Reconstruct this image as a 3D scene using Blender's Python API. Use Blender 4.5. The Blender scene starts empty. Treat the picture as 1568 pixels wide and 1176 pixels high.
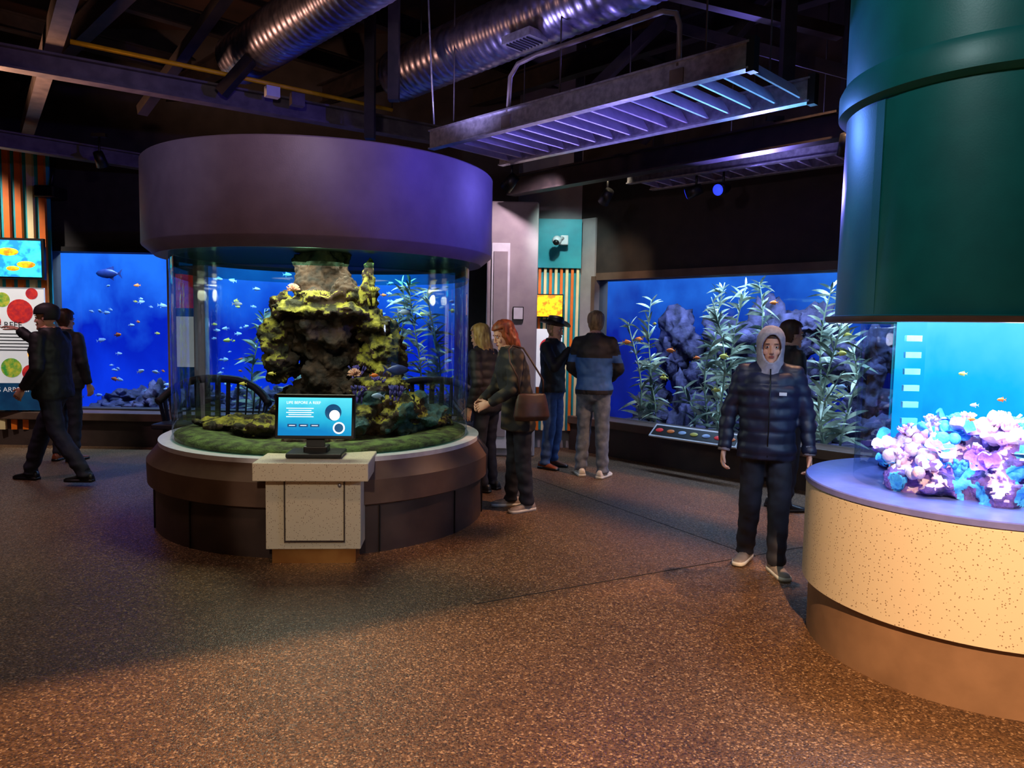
import bpy, bmesh, math, random
from mathutils import Vector, Matrix, noise, Euler
random.seed(7)
V=Vector
sc=bpy.context.scene
try:
    sc.view_settings.view_transform='Standard'
except Exception: pass

def lin(c):
    c=c/255.0
    return c/12.92 if c<=0.04045 else ((c+0.055)/1.055)**2.4
def rgb(r,g,b): return (lin(r),lin(g),lin(b),1)

# ------------------------------------------------------------------ materials
def new_mat(name):
    m=bpy.data.materials.new(name); m.use_nodes=True
    nt=m.node_tree
    return m,nt,nt.nodes['Principled BSDF'],nt.nodes['Material Output']
def N(nt,t,**k):
    n=nt.nodes.new(t)
    for a,b in k.items(): setattr(n,a,b)
    return n
def mat(name,c1,c2=None,scale=8,rough=.6,metal=0,bump=0,detail=4,es=0,ec=None,lo=.35,hi=.65,stretch=None,bscale=None,spec=.5,alpha=1):
    m,nt,p,o=new_mat(name)
    tc=N(nt,'ShaderNodeTexCoord'); mp=N(nt,'ShaderNodeMapping')
    if stretch: mp.inputs['Scale'].default_value=stretch
    nt.links.new(tc.outputs['Object'],mp.inputs['Vector'])
    nz=N(nt,'ShaderNodeTexNoise'); nz.inputs['Scale'].default_value=scale; nz.inputs['Detail'].default_value=detail
    nt.links.new(mp.outputs['Vector'],nz.inputs['Vector'])
    cr=N(nt,'ShaderNodeValToRGB')
    if c2 is None: c2=tuple(x*.8 for x in c1[:3])+(1,)
    cr.color_ramp.elements[0].color=c1; cr.color_ramp.elements[1].color=c2
    cr.color_ramp.elements[0].position=lo; cr.color_ramp.elements[1].position=hi
    nt.links.new(nz.outputs['Fac'],cr.inputs['Fac'])
    nt.links.new(cr.outputs['Color'],p.inputs['Base Color'])
    p.inputs['Roughness'].default_value=rough; p.inputs['Metallic'].default_value=metal
    p.inputs['Specular IOR Level'].default_value=spec
    if es>0:
        p.inputs['Emission Strength'].default_value=es
        if ec: p.inputs['Emission Color'].default_value=ec
        else: nt.links.new(cr.outputs['Color'],p.inputs['Emission Color'])
    if bump>0:
        nb=N(nt,'ShaderNodeTexNoise'); nb.inputs['Scale'].default_value=bscale or scale*3; nb.inputs['Detail'].default_value=5
        nt.links.new(mp.outputs['Vector'],nb.inputs['Vector'])
        b=N(nt,'ShaderNodeBump'); b.inputs['Strength'].default_value=bump; b.inputs['Distance'].default_value=.02
        nt.links.new(nb.outputs['Fac'],b.inputs['Height']); nt.links.new(b.outputs['Normal'],p.inputs['Normal'])
    return m
def speck(name,base,spk,scale=90,rough=.45,thr=.25):
    m,nt,p,o=new_mat(name)
    tc=N(nt,'ShaderNodeTexCoord')
    v=N(nt,'ShaderNodeTexVoronoi'); v.inputs['Scale'].default_value=scale
    nt.links.new(tc.outputs['Object'],v.inputs['Vector'])
    cr=N(nt,'ShaderNodeValToRGB'); cr.color_ramp.elements[0].position=thr-.05; cr.color_ramp.elements[1].position=thr
    cr.color_ramp.elements[0].color=(1,1,1,1); cr.color_ramp.elements[1].color=(0,0,0,1)
    nt.links.new(v.outputs['Distance'],cr.inputs['Fac'])
    sp=N(nt,'ShaderNodeSeparateColor'); nt.links.new(v.outputs['Color'],sp.inputs['Color'])
    gt=N(nt,'ShaderNodeMath',operation='GREATER_THAN'); gt.inputs[1].default_value=.5; nt.links.new(sp.outputs[0],gt.inputs[0])
    mu=N(nt,'ShaderNodeMath',operation='MULTIPLY'); nt.links.new(gt.outputs[0],mu.inputs[0]); nt.links.new(cr.outputs['Color'],mu.inputs[1])
    mx=N(nt,'ShaderNodeMix',data_type='RGBA'); mx.inputs['A'].default_value=base; mx.inputs['B'].default_value=spk
    nt.links.new(mu.outputs[0],mx.inputs['Factor'])
    nt.links.new(mx.outputs['Result'],p.inputs['Base Color']); p.inputs['Roughness'].default_value=rough
    return m
def floor_mat():
    m,nt,p,o=new_mat('aggregate_floor')
    tc=N(nt,'ShaderNodeTexCoord')
    v=N(nt,'ShaderNodeTexVoronoi'); v.inputs['Scale'].default_value=125
    nt.links.new(tc.outputs['Object'],v.inputs['Vector'])
    sp=N(nt,'ShaderNodeSeparateColor'); nt.links.new(v.outputs['Color'],sp.inputs['Color'])
    cr=N(nt,'ShaderNodeValToRGB'); e=cr.color_ramp.elements
    e[0].position=0; e[0].color=rgb(60,42,29); e[1].position=1; e[1].color=rgb(190,155,118)
    for ps,c in ((.3,rgb(88,62,41)),(.6,rgb(110,79,52)),(.86,rgb(126,93,63)),(.94,rgb(165,130,95))):
        k=e.new(ps); k.color=c
    nt.links.new(sp.outputs[0],cr.inputs['Fac'])
    n2=N(nt,'ShaderNodeTexNoise'); n2.inputs['Scale'].default_value=1.1; n2.inputs['Detail'].default_value=6
    nt.links.new(tc.outputs['Object'],n2.inputs['Vector'])
    r2=N(nt,'ShaderNodeValToRGB'); r2.color_ramp.elements[0].position=.35;r2.color_ramp.elements[1].position=.7
    r2.color_ramp.elements[0].color=(.72,.7,.7,1); r2.color_ramp.elements[1].color=(1,1,1,1)
    nt.links.new(n2.outputs['Fac'],r2.inputs['Fac'])
    mx=N(nt,'ShaderNodeMix',data_type='RGBA',blend_type='MULTIPLY'); mx.inputs['Factor'].default_value=1
    nt.links.new(cr.outputs['Color'],mx.inputs['A']); nt.links.new(r2.outputs['Color'],mx.inputs['B'])
    nt.links.new(mx.outputs['Result'],p.inputs['Base Color'])
    mr=N(nt,'ShaderNodeMapRange'); mr.inputs['To Min'].default_value=.28; mr.inputs['To Max'].default_value=.65
    nt.links.new(sp.outputs[1],mr.inputs['Value']); nt.links.new(mr.outputs['Result'],p.inputs['Roughness'])
    p.inputs['Specular IOR Level'].default_value=.5
    b=N(nt,'ShaderNodeBump'); b.inputs['Strength'].default_value=.5; b.inputs['Distance'].default_value=.004; b.invert=True
    nt.links.new(v.outputs['Distance'],b.inputs['Height']); nt.links.new(b.outputs['Normal'],p.inputs['Normal'])
    return m
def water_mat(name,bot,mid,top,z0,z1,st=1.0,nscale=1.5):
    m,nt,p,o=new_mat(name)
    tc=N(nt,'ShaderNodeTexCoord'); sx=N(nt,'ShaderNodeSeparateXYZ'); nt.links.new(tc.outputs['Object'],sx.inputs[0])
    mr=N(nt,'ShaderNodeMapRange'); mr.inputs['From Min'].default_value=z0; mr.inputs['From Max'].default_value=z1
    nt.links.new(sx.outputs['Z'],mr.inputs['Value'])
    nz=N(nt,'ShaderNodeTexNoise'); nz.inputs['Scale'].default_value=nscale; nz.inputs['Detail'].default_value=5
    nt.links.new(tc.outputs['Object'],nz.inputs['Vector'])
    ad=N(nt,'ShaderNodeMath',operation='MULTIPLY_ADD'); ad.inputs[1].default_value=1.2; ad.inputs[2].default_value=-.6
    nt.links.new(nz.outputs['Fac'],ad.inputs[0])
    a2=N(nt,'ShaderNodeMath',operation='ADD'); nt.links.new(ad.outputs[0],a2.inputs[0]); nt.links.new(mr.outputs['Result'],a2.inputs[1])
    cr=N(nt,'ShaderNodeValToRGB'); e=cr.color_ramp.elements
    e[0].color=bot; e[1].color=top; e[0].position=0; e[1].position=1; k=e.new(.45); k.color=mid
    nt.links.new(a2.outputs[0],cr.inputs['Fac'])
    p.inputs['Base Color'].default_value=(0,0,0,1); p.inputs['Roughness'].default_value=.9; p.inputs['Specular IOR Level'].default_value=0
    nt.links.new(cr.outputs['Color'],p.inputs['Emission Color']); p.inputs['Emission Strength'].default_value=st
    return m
def glass_mat(name,tint,refl=.7):
    m=bpy.data.materials.new(name); m.use_nodes=True; nt=m.node_tree
    nt.nodes.remove(nt.nodes['Principled BSDF']); o=nt.nodes['Material Output']
    t=N(nt,'ShaderNodeBsdfTransparent'); t.inputs[0].default_value=tint
    g=N(nt,'ShaderNodeBsdfGlossy'); g.inputs['Roughness'].default_value=.03
    lw=N(nt,'ShaderNodeFresnel'); lw.inputs['IOR'].default_value=1.4
    mu=N(nt,'ShaderNodeMath',operation='MULTIPLY'); mu.inputs[1].default_value=refl
    nt.links.new(lw.outputs[0],mu.inputs[0])
    mx=N(nt,'ShaderNodeMixShader'); nt.links.new(mu.outputs[0],mx.inputs[0]); nt.links.new(t.outputs[0],mx.inputs[1]); nt.links.new(g.outputs[0],mx.inputs[2])
    nt.links.new(mx.outputs[0],o.inputs['Surface'])
    return m

# ------------------------------------------------------------------ builder
def rot_to(d):
    return V((0,0,1)).rotation_difference(d.normalized()).to_matrix().to_4x4()
def frust(bm,a,b,ra,rb,seg=14):
    a=V(a);b=V(b);d=b-a
    if d.length<1e-6: return []
    r=bmesh.ops.create_cone(bm,cap_ends=True,segments=seg,radius1=ra,radius2=rb,depth=d.length,matrix=Matrix.Translation((a+b)/2)@rot_to(d))
    return r['verts']
def ball(bm,c,r,rot=None,u=14,v=10):
    if not hasattr(r,'__len__'): r=(r,r,r)
    M=Matrix.Translation(V(c))@(rot or Matrix.Identity(4))@Matrix.Diagonal((r[0],r[1],r[2],1))
    return bmesh.ops.create_uvsphere(bm,u_segments=u,v_segments=v,radius=1,matrix=M)['verts']
def loft(bm,rings,cap=True):
    prev=None; first=None; out=[]
    for ring in rings:
        vs=[bm.verts.new(p) for p in ring]; out+=vs
        if prev:
            n=len(vs)
            for i in range(n):
                bm.faces.new((prev[i],prev[(i+1)%n],vs[(i+1)%n],vs[i]))
        else: first=vs
        prev=vs
    if cap:
        bm.faces.new(first[::-1]); bm.faces.new(prev)
    return out
def ell(c,rx,ry,n=20,ax=V((1,0,0)),ay=V((0,1,0))):
    c=V(c)
    return [c+ax*rx*math.cos(2*math.pi*i/n)+ay*ry*math.sin(2*math.pi*i/n) for i in range(n)]

class B:
    def __init__(s,name,M=None):
        s.name=name; s.bm=bmesh.new(); s.mats=[]; s.M=M or Matrix.Identity(4)
    def mi(s,m):
        if m not in s.mats: s.mats.append(m)
        return s.mats.index(m)
    def _do(s,fn,m,smooth=False,recalc=False):
        t=bmesh.new(); fn(t); i=s.mi(m)
        for f in t.faces: f.material_index=i; f.smooth=smooth
        if recalc: bmesh.ops.recalc_face_normals(t,faces=t.faces[:])
        me=bpy.data.meshes.new('t'); t.to_mesh(me); t.free(); s.bm.from_mesh(me); bpy.data.meshes.remove(me)
    def box(s,c,size,m,rz=0,M=None,bevel=0):
        def fn(bm):
            MM=(M or Matrix.Identity(4))@Matrix.Translation(V(c))@Matrix.Rotation(rz,4,'Z')@Matrix.Diagonal((size[0],size[1],size[2],1))
            r=bmesh.ops.create_cube(bm,size=1,matrix=MM)
            if bevel>0:
                es=list({e for v in r['verts'] for e in v.link_edges})
                bmesh.ops.bevel(bm,geom=es,offset=bevel,segments=2,affect='EDGES',profile=.5)
        s._do(fn,m)
    def cyl(s,a,b,r,m,r2=None,seg=20,smooth=True):
        s._do(lambda bm:frust(bm,a,b,r,r if r2 is None else r2,seg),m,smooth)
    def ball(s,c,r,m,rot=None,u=16,v=10): s._do(lambda bm:ball(bm,c,r,rot,u,v),m,True)
    def loft(s,rings,m,cap=True,smooth=True): s._do(lambda bm:loft(bm,rings,cap),m,smooth,True)
    def lathe(s,prof,m,c=(0,0),seg=72):
        def fn(bm):
            rings=[[bm.verts.new((c[0]+r*math.cos(2*math.pi*i/seg),c[1]+r*math.sin(2*math.pi*i/seg),z)) for i in range(seg)] for r,z in prof]
            for k in range(len(rings)-1):
                A=rings[k];Bq=rings[k+1]
                for i in range(seg):
                    j=(i+1)%seg
                    bm.faces.new((A[i],A[j],Bq[j],Bq[i]))
        s._do(fn,m,False)
    def tube(s,pts,r,m,seg=10):
        pts=[V(p) for p in pts]
        rings=[]
        up=V((0,0,1))
        for i,p in enumerate(pts):
            d=(pts[min(i+1,len(pts)-1)]-pts[max(i-1,0)]).normalized()
            a=d.cross(up)
            if a.length<.05: a=d.cross(V((1,0,0)))
            a.normalize(); b=d.cross(a).normalized()
            rr=r[i] if hasattr(r,'__len__') else r
            rings.append(ell(p,rr,rr,seg,a,b))
        s.loft(rings,m)
    def beam(s,a,b,w,h,m):
        a=V(a);b=V(b);d=(b-a); L=d.length; d.normalize()
        x=d; y=V((0,0,1)).cross(x)
        if y.length<.01: y=V((0,1,0))
        y.normalize(); z=x.cross(y)
        M=Matrix((x,y,z)).transposed().to_4x4(); M=Matrix.Translation((a+b)/2)@M
        s.box((0,0,0),(L,w,h),m,M=M)
    def ibeam(s,a,b,w,h,m,t=.018):
        a=V(a);b=V(b)
        s.beam(a+V((0,0,h/2)),b+V((0,0,h/2)),w,t,m); s.beam(a-V((0,0,h/2)),b-V((0,0,h/2)),w,t,m); s.beam(a,b,t,h,m)
    def mesh(s,me,m,matfn=None,M=None,smooth=True):
        n0=len(s.bm.faces); nv=len(s.bm.verts)
        s.bm.from_mesh(me); s.bm.faces.ensure_lookup_table(); s.bm.verts.ensure_lookup_table()
        if M is not None:
            for v in s.bm.verts[nv:]: v.co=M@v.co
        di=s.mi(m)
        for f in s.bm.faces[n0:]:
            f.smooth=smooth
            f.material_index= s.mi(matfn(f)) if matfn else di
    def text(s,txt,size,M,m,align='LEFT'):
        cu=bpy.data.curves.new('t','FONT'); cu.body=txt; cu.size=size; cu.align_x=align
        o=bpy.data.objects.new('t',cu); sc.collection.objects.link(o)
        dg=bpy.context.evaluated_depsgraph_get(); me=bpy.data.meshes.new_from_object(o.evaluated_get(dg))
        s.mesh(me,m,M=M,smooth=False)
        bpy.data.objects.remove(o)
    def done(s,smooth_angle=None,parent=None,M=None):
        me=bpy.data.meshes.new(s.name); s.bm.to_mesh(me); s.bm.free()
        for m in s.mats: me.materials.append(m)
        o=bpy.data.objects.new(s.name,me); sc.collection.objects.link(o)
        o.matrix_world=M or s.M
        if parent: o.parent=parent
        return o
def remesh(bm,voxel,smooth=4,disp=None):
    bmesh.ops.recalc_face_normals(bm,faces=bm.faces[:])
    me=bpy.data.meshes.new('tmp'); bm.to_mesh(me); bm.free()
    o=bpy.data.objects.new('tmp',me); sc.collection.objects.link(o)
    r=o.modifiers.new('r','REMESH'); r.mode='VOXEL'; r.voxel_size=voxel
    if smooth:
        q=o.modifiers.new('s','SMOOTH'); q.factor=.5; q.iterations=smooth
    dg=bpy.context.evaluated_depsgraph_get(); res=bpy.data.meshes.new_from_object(o.evaluated_get(dg))
    bpy.data.objects.remove(o)
    if disp:
        nn=[v.normal.copy() for v in res.vertices]
        for v,n in zip(res.vertices,nn): v.co=v.co+n*disp(v.co,n)
    return res

def light(name,typ,loc,target,energy,color,size=.2,spot=60,blend=.3,sizey=None):
    l=bpy.data.lights.new(name,typ); l.energy=energy; l.color=color
    if typ=='AREA':
        l.size=size
        if sizey: l.shape='RECTANGLE'; l.size_y=sizey
    else: l.shadow_soft_size=size
    if typ=='SPOT': l.spot_size=math.radians(spot); l.spot_blend=blend
    o=bpy.data.objects.new(name,l); sc.collection.objects.link(o); o.location=loc
    if target is not None:
        o.rotation_euler=(V(target)-V(loc)).to_track_quat('-Z','Y').to_euler()
    return o

# ------------------------------------------------------------------ palette
M_floor=floor_mat()
M_wall=mat('dark_brown_wall',rgb(50,38,34),rgb(38,28,26),6,.7,bump=.05)
M_wallL=mat('charcoal_wall',rgb(54,48,50),rgb(40,36,38),5,.7,bump=.05)
M_beige=mat('grey_plaster',rgb(165,155,155),rgb(150,140,143),5,.7)
M_ceil=mat('dark_ceiling',rgb(60,34,22),rgb(28,18,13),1.5,.9)
M_steel=mat('painted_steel',rgb(112,102,98),rgb(86,78,76),9,.5,metal=.2)
M_dsteel=mat('dark_steel',rgb(46,38,38),rgb(28,24,26),9,.55,metal=.2)
M_galv=mat('galvanised_steel',rgb(190,190,200),rgb(150,150,160),22,.35,metal=.7)
M_duct=mat('spiral_duct_metal',rgb(165,160,178),rgb(120,120,140),14,.32,metal=.95)
M_yel=mat('yellow_conduit',rgb(250,190,20),rgb(225,165,15),9,.5)
M_black=mat('black_plastic',rgb(12,12,14),rgb(18,18,20),9,.4)
M_hood=mat('mauve_hood_paint',rgb(100,88,116),rgb(92,80,108),7,.5,bump=.04,bscale=120)
M_column=mat('teal_column_paint',rgb(12,104,102),rgb(10,96,95),7,.42,bump=.03,bscale=120)
M_rimw=mat('white_ledge',rgb(215,212,220),rgb(200,196,205),15,.35)
M_ledge2=mat('ledge_tank_glow_tint',rgb(118,122,190),rgb(105,110,178),15,.3)  # blue glow of the coral tank is put into the ledge colour
M_basebr=mat('brown_base_cladding',rgb(104,80,68),rgb(88,66,56),5,.5,bump=.05)
M_basedk=mat('dark_base_panel',rgb(70,55,51),rgb(56,43,41),5,.45,bump=.05)
M_terr=speck('cream_terrazzo',rgb(212,198,172),rgb(135,112,88),85,.45,.27)
M_conc=mat('tan_concrete',rgb(140,108,82),rgb(112,84,62),4,.6,bump=.1,lo=.3,hi=.7)
M_brass=mat('brass_kickplate',rgb(225,165,95),rgb(200,135,75),5,.28,metal=.9)
M_white=mat('white_plastic',rgb(225,225,228),rgb(210,210,214),8,.4)
M_glass=glass_mat('tank_acrylic',(.88,.98,.98,1),.5)
M_glassg=glass_mat('green_edge_and_reflection',(.25,.62,.48,1),.8)
M_glassb=glass_mat('blue_acrylic',(.82,.95,1,1),.4)
M_glassw=glass_mat('window_acrylic',(.96,.98,1,1),.3)
M_teal=mat('teal_paint',rgb(20,160,175),rgb(18,145,160),6,.5)
M_orange=mat('orange_slat',rgb(245,120,25),rgb(225,105,20),6,.5)
M_cream=mat('cream_slat',rgb(245,222,165),rgb(232,208,155),6,.5)

# ------------------------------------------------------------------ camera
cam=bpy.data.cameras.new('camera'); cam.lens=25.7; cam.sensor_width=36
co=bpy.data.objects.new('camera',cam); sc.collection.objects.link(co)
co.matrix_world=Matrix.Translation((0,0,1.6))@Matrix.Rotation(math.radians(85.5),4,'X')@Matrix.Rotation(math.radians(1.0),4,'Z')
sc.camera=co
w=bpy.data.worlds.new('world'); sc.world=w; w.use_nodes=True
w.node_tree.nodes['Background'].inputs[0].default_value=(.35,.4,.75,1); w.node_tree.nodes['Background'].inputs[1].default_value=.02

# ------------------------------------------------------------------ room shell
M_joint=mat('floor_joint_filler',rgb(40,28,20),None,5,.8)
b=B('floor'); b.box((0,3,-.1),(24,20,.2),M_floor)
b.beam((-.2,4.1,.0005),(4.0,6.27,.0005),.010,.003,M_joint); b.beam((.1,7.9,.0005),(1.75,5.08,.0005),.008,.003,M_joint)
b.done()
b=B('ceiling'); b.box((0,3,5.25),(24,20,.1),M_ceil); b.done()
def wall_hole(name,M,L,h,u0,u1,z0,z1,m,t=.2,ustart=0):
    b=B(name,M)
    b.box(((ustart+u0)/2,t/2,h/2),(u0-ustart,t,h),m); b.box(((u1+L)/2,t/2,h/2),(L-u1,t,h),m)
    b.box(((u0+u1)/2,t/2,z0/2),(u1-u0,t,z0),m); b.box(((u0+u1)/2,t/2,(z1+h)/2),(u1-u0,t,h-z1),m)
    b.done()
MB=Matrix.Translation((0,9.4,0))
wall_hole('wall_back',MB,-.05,5.2,-5.9,-.75,.45,2.45,M_wallL,ustart=-11.8)
A_R=math.atan2(-.72,.693)
MR=Matrix.Translation((.87,9.64,0))@Matrix.Rotation(A_R,4,'Z')
wall_hole('wall_right',MR,11,5.2,.30,5.6,.45,2.2,M_wall,ustart=0)
b=B('wall_center'); b.box((.40,9.72,2.6),(.94,.14,5.2),M_beige)
b.box((-.04,9.55,2.6),(.16,.5,5.2),M_wallL); b.done()
b=B('wall_left'); b.box((-11.9,3,2.6),(.2,20,5.2),M_wallL); b.done()
b=B('wall_front'); b.box((0,-6.9,2.6),(24,.2,5.2),M_wallL); b.done()
b=B('wall_outer_right'); b.box((9.2,-2.0,2.6),(.2,9.8,5.2),M_wall); b.done()
b=B('painted_lit_wall_strip',MR); b.box((.13,-.015,1.5),(.26,.03,3.0),M_beige); b.done()  # pale strip paints the light falling on the wall by the corner

b=B('service_pilaster')
b.box((-.02,9.10,1.55),(.62,.34,3.1),M_beige,bevel=.02)
b.box((-.16,8.92,1.35),(.22,.03,2.5),M_white,bevel=.005)
b.box((-.16,8.90,2.05),(.17,.02,.9),M_beige,bevel=.004)
b.box((-.16,8.90,.85),(.17,.02,1.2),M_beige,bevel=.004)
b.box((.06,8.91,1.76),(.13,.02,.16),M_black)
b.box((.06,8.895,1.76),(.11,.02,.14),M_white)
b.cyl((-.25,8.89,1.3),(-.25,8.85,1.3),.015,M_galv)
b.done()

b=B('trim_window_ledge_right',MR)
b.box((4.2,-.02,.40),(8.4,.34,.10),M_basebr,bevel=.01); b.box((4.2,-.02,.17),(8.4,.26,.35),M_basedk)
b.box((.28,-.03,1.33),(.06,.1,1.85),M_basebr); b.box((3,-.02,2.25),(5.4,.06,.09),M_basebr)
b.done()
b=B('trim_window_ledge_back',MB)
b.box((-3.7,-.16,.38),(6.0,.32,.10),M_basebr,bevel=.01); b.box((-3.7,-.13,.17),(6.0,.26,.35),M_basedk)
b.box((-5.93,-.02,1.45),(.06,.06,2.05),M_dsteel); b.box((-3.3,-.02,2.48),(5.2,.06,.06),M_dsteel)
b.done()

# ------------------------------------------------------------------ aquarium windows
W1=water_mat('deep_blue_water_glow',rgb(10,52,215),rgb(6,32,180),rgb(35,115,245),0.4,2.6,1.2,1.2)  # lamp-lit water put in as emission on the recess panels
W2=water_mat('kelp_tank_water_glow',rgb(8,16,95),rgb(12,34,155),rgb(40,115,235),0.4,2.5,.95,1.3)  # lit kelp water likewise painted as a glowing gradient
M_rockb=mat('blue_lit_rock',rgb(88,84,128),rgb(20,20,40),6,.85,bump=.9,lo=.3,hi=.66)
M_kelp=mat('kelp_blades',rgb(195,210,180),rgb(70,92,80),4,.5,lo=.4,hi=.6)
M_kelpst=mat('kelp_stipe',rgb(130,150,120),rgb(90,110,95),5,.5)
M_fishy=mat('yellow_fish_skin',rgb(215,205,90),rgb(190,170,70),10,.4)
M_fishw=mat('silver_fish_skin',rgb(175,200,230),rgb(130,155,200),10,.35)
M_fisho=mat('orange_fish_skin',rgb(240,135,55),rgb(215,100,40),10,.4)
M_fishd=mat('dark_fish_skin',rgb(40,55,120),rgb(24,34,84),10,.4)
def fish(b,p,L,yaw,m,pitch=0,roll=0,tall=.22):
    M=Matrix.Translation(V(p))@Euler((roll,pitch,yaw)).to_matrix().to_4x4()
    X=M.to_3x3()@V((1,0,0)); Y=M.to_3x3()@V((0,1,0)); Z=M.to_3x3()@V((0,0,1)); p=V(p)
    prof=((-.5,.01,.02),(-.42,.05,.10),(-.25,.08,tall*.85),(-.05,.09,tall),(.15,.07,tall*.8),(.3,.03,tall*.35),(.36,.012,tall*.22))
    b.loft([ell(p+X*L*t,L*w_,L*h_,10,Y,Z) for t,w_,h_ in prof],m)
    def tri(ps):
        b._do(lambda bm: bm.faces.new([bm.verts.new(q) for q in ps]),m)
    tri([p+X*L*.33,p+X*L*.55+Z*L*.2,p+X*L*.47,p+X*L*.55-Z*L*.2])
    tri([p-X*L*.15+Z*L*tall*.9,p+X*L*.2+Z*L*(tall+.1),p+X*L*.22+Z*L*tall*.5])
    tri([p-Z*L*tall*.8,p+X*L*.2-Z*L*(tall+.08),p+X*L*.2-Z*L*tall*.4])
def tank_recess(name,M,u0,u1,z0,z1,d,wm,rm):
    b=B(name,M)
    b.box(((u0+u1)/2,.2+d,(z0+z1)/2),(u1-u0+.4,.05,z1-z0+1),wm)
    b.box((u0-.05,.2+d/2,(z0+z1)/2),(.06,d,z1-z0+.6),wm); b.box((u1+.05,.2+d/2,(z0+z1)/2),(.06,d,z1-z0+.6),wm)
    b.box(((u0+u1)/2,.2+d/2,z0-.12),(u1-u0+.3,d,.1),rm); b.box(((u0+u1)/2,.2+d/2,z1+.3),(u1-u0+.3,d,.1),M_dsteel)
    b.box(((u0+u1)/2,.1,(z0+z1)/2),(u1-u0+.02,.03,z1-z0+.02),M_glassw)
    return b.done()
def rocks(bm,lst,seed=0,sub=3,amp=.35):
    for k,(c,r) in enumerate(lst):
        res=bmesh.ops.create_icosphere(bm,subdivisions=sub,radius=1)
        off=V((seed*3.1+k*7.7,k*2.3,k*1.9))
        for v in res['verts']:
            n=v.co.normalized()
            f=1+amp*noise.fractal(n*1.6+off,1.0,2.0,4)
            v.co=V((c[0]+n.x*r[0]*f,c[1]+n.y*r[1]*f,c[2]+n.z*r[2]*f))
def kelp(b,x,y,z0,h,seed,leaf=.34):
    rnd=random.Random(seed)
    pts=[];n=14
    for i in range(n+1):
        t=i/n
        pts.append(V((x+.16*math.sin(t*3.4+seed)*t,y+.05*math.sin(t*3+seed*2),z0+h*t)))
    b.tube(pts,[.014*(1-.6*i/n) for i in range(n+1)],M_kelpst,6)
    cnt=int(h*50)
    def fn(bm):
        for k in range(cnt):
            t=.03+.97*rnd.random(); i=min(int(t*n),n-1); p=pts[i].lerp(pts[i+1],t*n-i)
            a=rnd.uniform(0,6.28); L=leaf*rnd.uniform(.45,1.15)*(1-.25*t); up=rnd.uniform(-.2,1.4)
            d=V((math.cos(a),.5*math.sin(a),up)).normalized(); sd=d.cross(V((rnd.uniform(-.6,.6),1,rnd.uniform(-.5,.5)))).normalized()
            wd=L*.07*rnd.uniform(.7,1.3)
            prev=None
            for j in range(6):
                q=j/5; wv=wd*(math.sin(math.pi*min(1,q*.9+.1))**.7)*(1.02-q)**.3
                c=p+d*L*q+V((0,0,-.3*L*q*q))
                cur=(bm.verts.new(c-sd*wv),bm.verts.new(c+sd*wv))
                if prev: bm.faces.new((prev[0],prev[1],cur[1],cur[0]))
                prev=cur
    b._do(fn,M_kelp,True)
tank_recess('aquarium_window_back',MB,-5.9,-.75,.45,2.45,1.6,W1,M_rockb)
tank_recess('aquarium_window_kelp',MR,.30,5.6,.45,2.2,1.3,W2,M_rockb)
rr=random.Random(3)
bm=bmesh.new(); lst=[]
for i in range(40):
    lst.append(((.25+i*.134+rr.uniform(-.1,.1),1.30+rr.uniform(-.1,.05),.45+rr.uniform(-.1,1.25)),(rr.uniform(.16,.34),rr.uniform(.10,.16),rr.uniform(.12,.32))))
for i in range(18):
    lst.append(((.5+i*.3,.95+rr.uniform(-.2,.2),.42),(rr.uniform(.12,.3),.2,rr.uniform(.08,.42))))
rocks(bm,lst,1,4,.8)
for v in bm.verts: v.co+=V((noise.noise(v.co*14),noise.noise(v.co*14+V((5,5,5))),noise.noise(v.co*14+V((9,2,5)))))*.035
b=B('kelp_tank_rockwork',MR); me=bpy.data.meshes.new('x'); bm.to_mesh(me); bm.free(); b.mesh(me,M_rockb); b.done()
b=B('giant_kelp',MR)
for i,(u,v,h,sd) in enumerate(((.72,.35,1.3,1),(.92,.5,.8,2),(.82,.55,1.6,21),(1.78,.5,1.78,3),(1.95,.55,1.78,4),(1.88,.3,1.6,13),(2.12,.6,1.78,12),(1.7,.4,1.1,41),(3.1,.4,1.6,5),(3.25,.5,1.15,6),(3.0,.6,1.75,22),(3.15,.3,.8,42),(4.2,.5,1.7,7),(4.4,.6,1.6,31),(1.35,.7,.5,33),(2.6,.6,.6,34))):
    kelp(b,u,v,.38,h,sd,.32)
b.done()
b=B('fish_school',MR)
for i in range(30):
    fish(b,(rr.uniform(.5,4.6),rr.uniform(.2,.5),rr.uniform(.8,2.1)),rr.uniform(.07,.15),rr.choice((0,3.14))+rr.uniform(-.4,.4),rr.choice((M_fisho,M_fisho,M_fishy,M_fishw)))
b.done()
b=B('fish_school',MB)
for i in range(170):
    fish(b,(rr.uniform(-5.8,-.8),rr.uniform(.3,1.4),rr.uniform(.55,2.35)),rr.uniform(.05,.13),rr.choice((0,3.14))+rr.uniform(-.6,.6),rr.choice((M_fishw,M_fishw,M_fishy,M_fishw,M_fishw,M_fishw,M_fishw,M_fisho)),rr.uniform(-.3,.3))
fish(b,(-5.5,.6,2.22),.34,0,M_fishd,tall=.2)
fish(b,(-4.6,.7,1.3),.24,.3,M_fishd,tall=.22)
b.done()
bm=bmesh.new(); lst=[]
for i in range(26):
    lst.append(((-5.8+i*.2,1.2+rr.uniform(-.5,.3),.42+rr.uniform(-.1,.1)),(rr.uniform(.12,.24),.2,rr.uniform(.06,.24))))
rocks(bm,lst,5,4,.8)
for v in bm.verts: v.co+=V((noise.noise(v.co*14),noise.noise(v.co*14+V((5,5,5))),noise.noise(v.co*14+V((9,2,5)))))*.035
b=B('reef_rockwork',MB); me=bpy.data.meshes.new('x'); bm.to_mesh(me); bm.free(); b.mesh(me,M_rockb); b.done()
b=B('kelp_cluster',MB)
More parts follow.
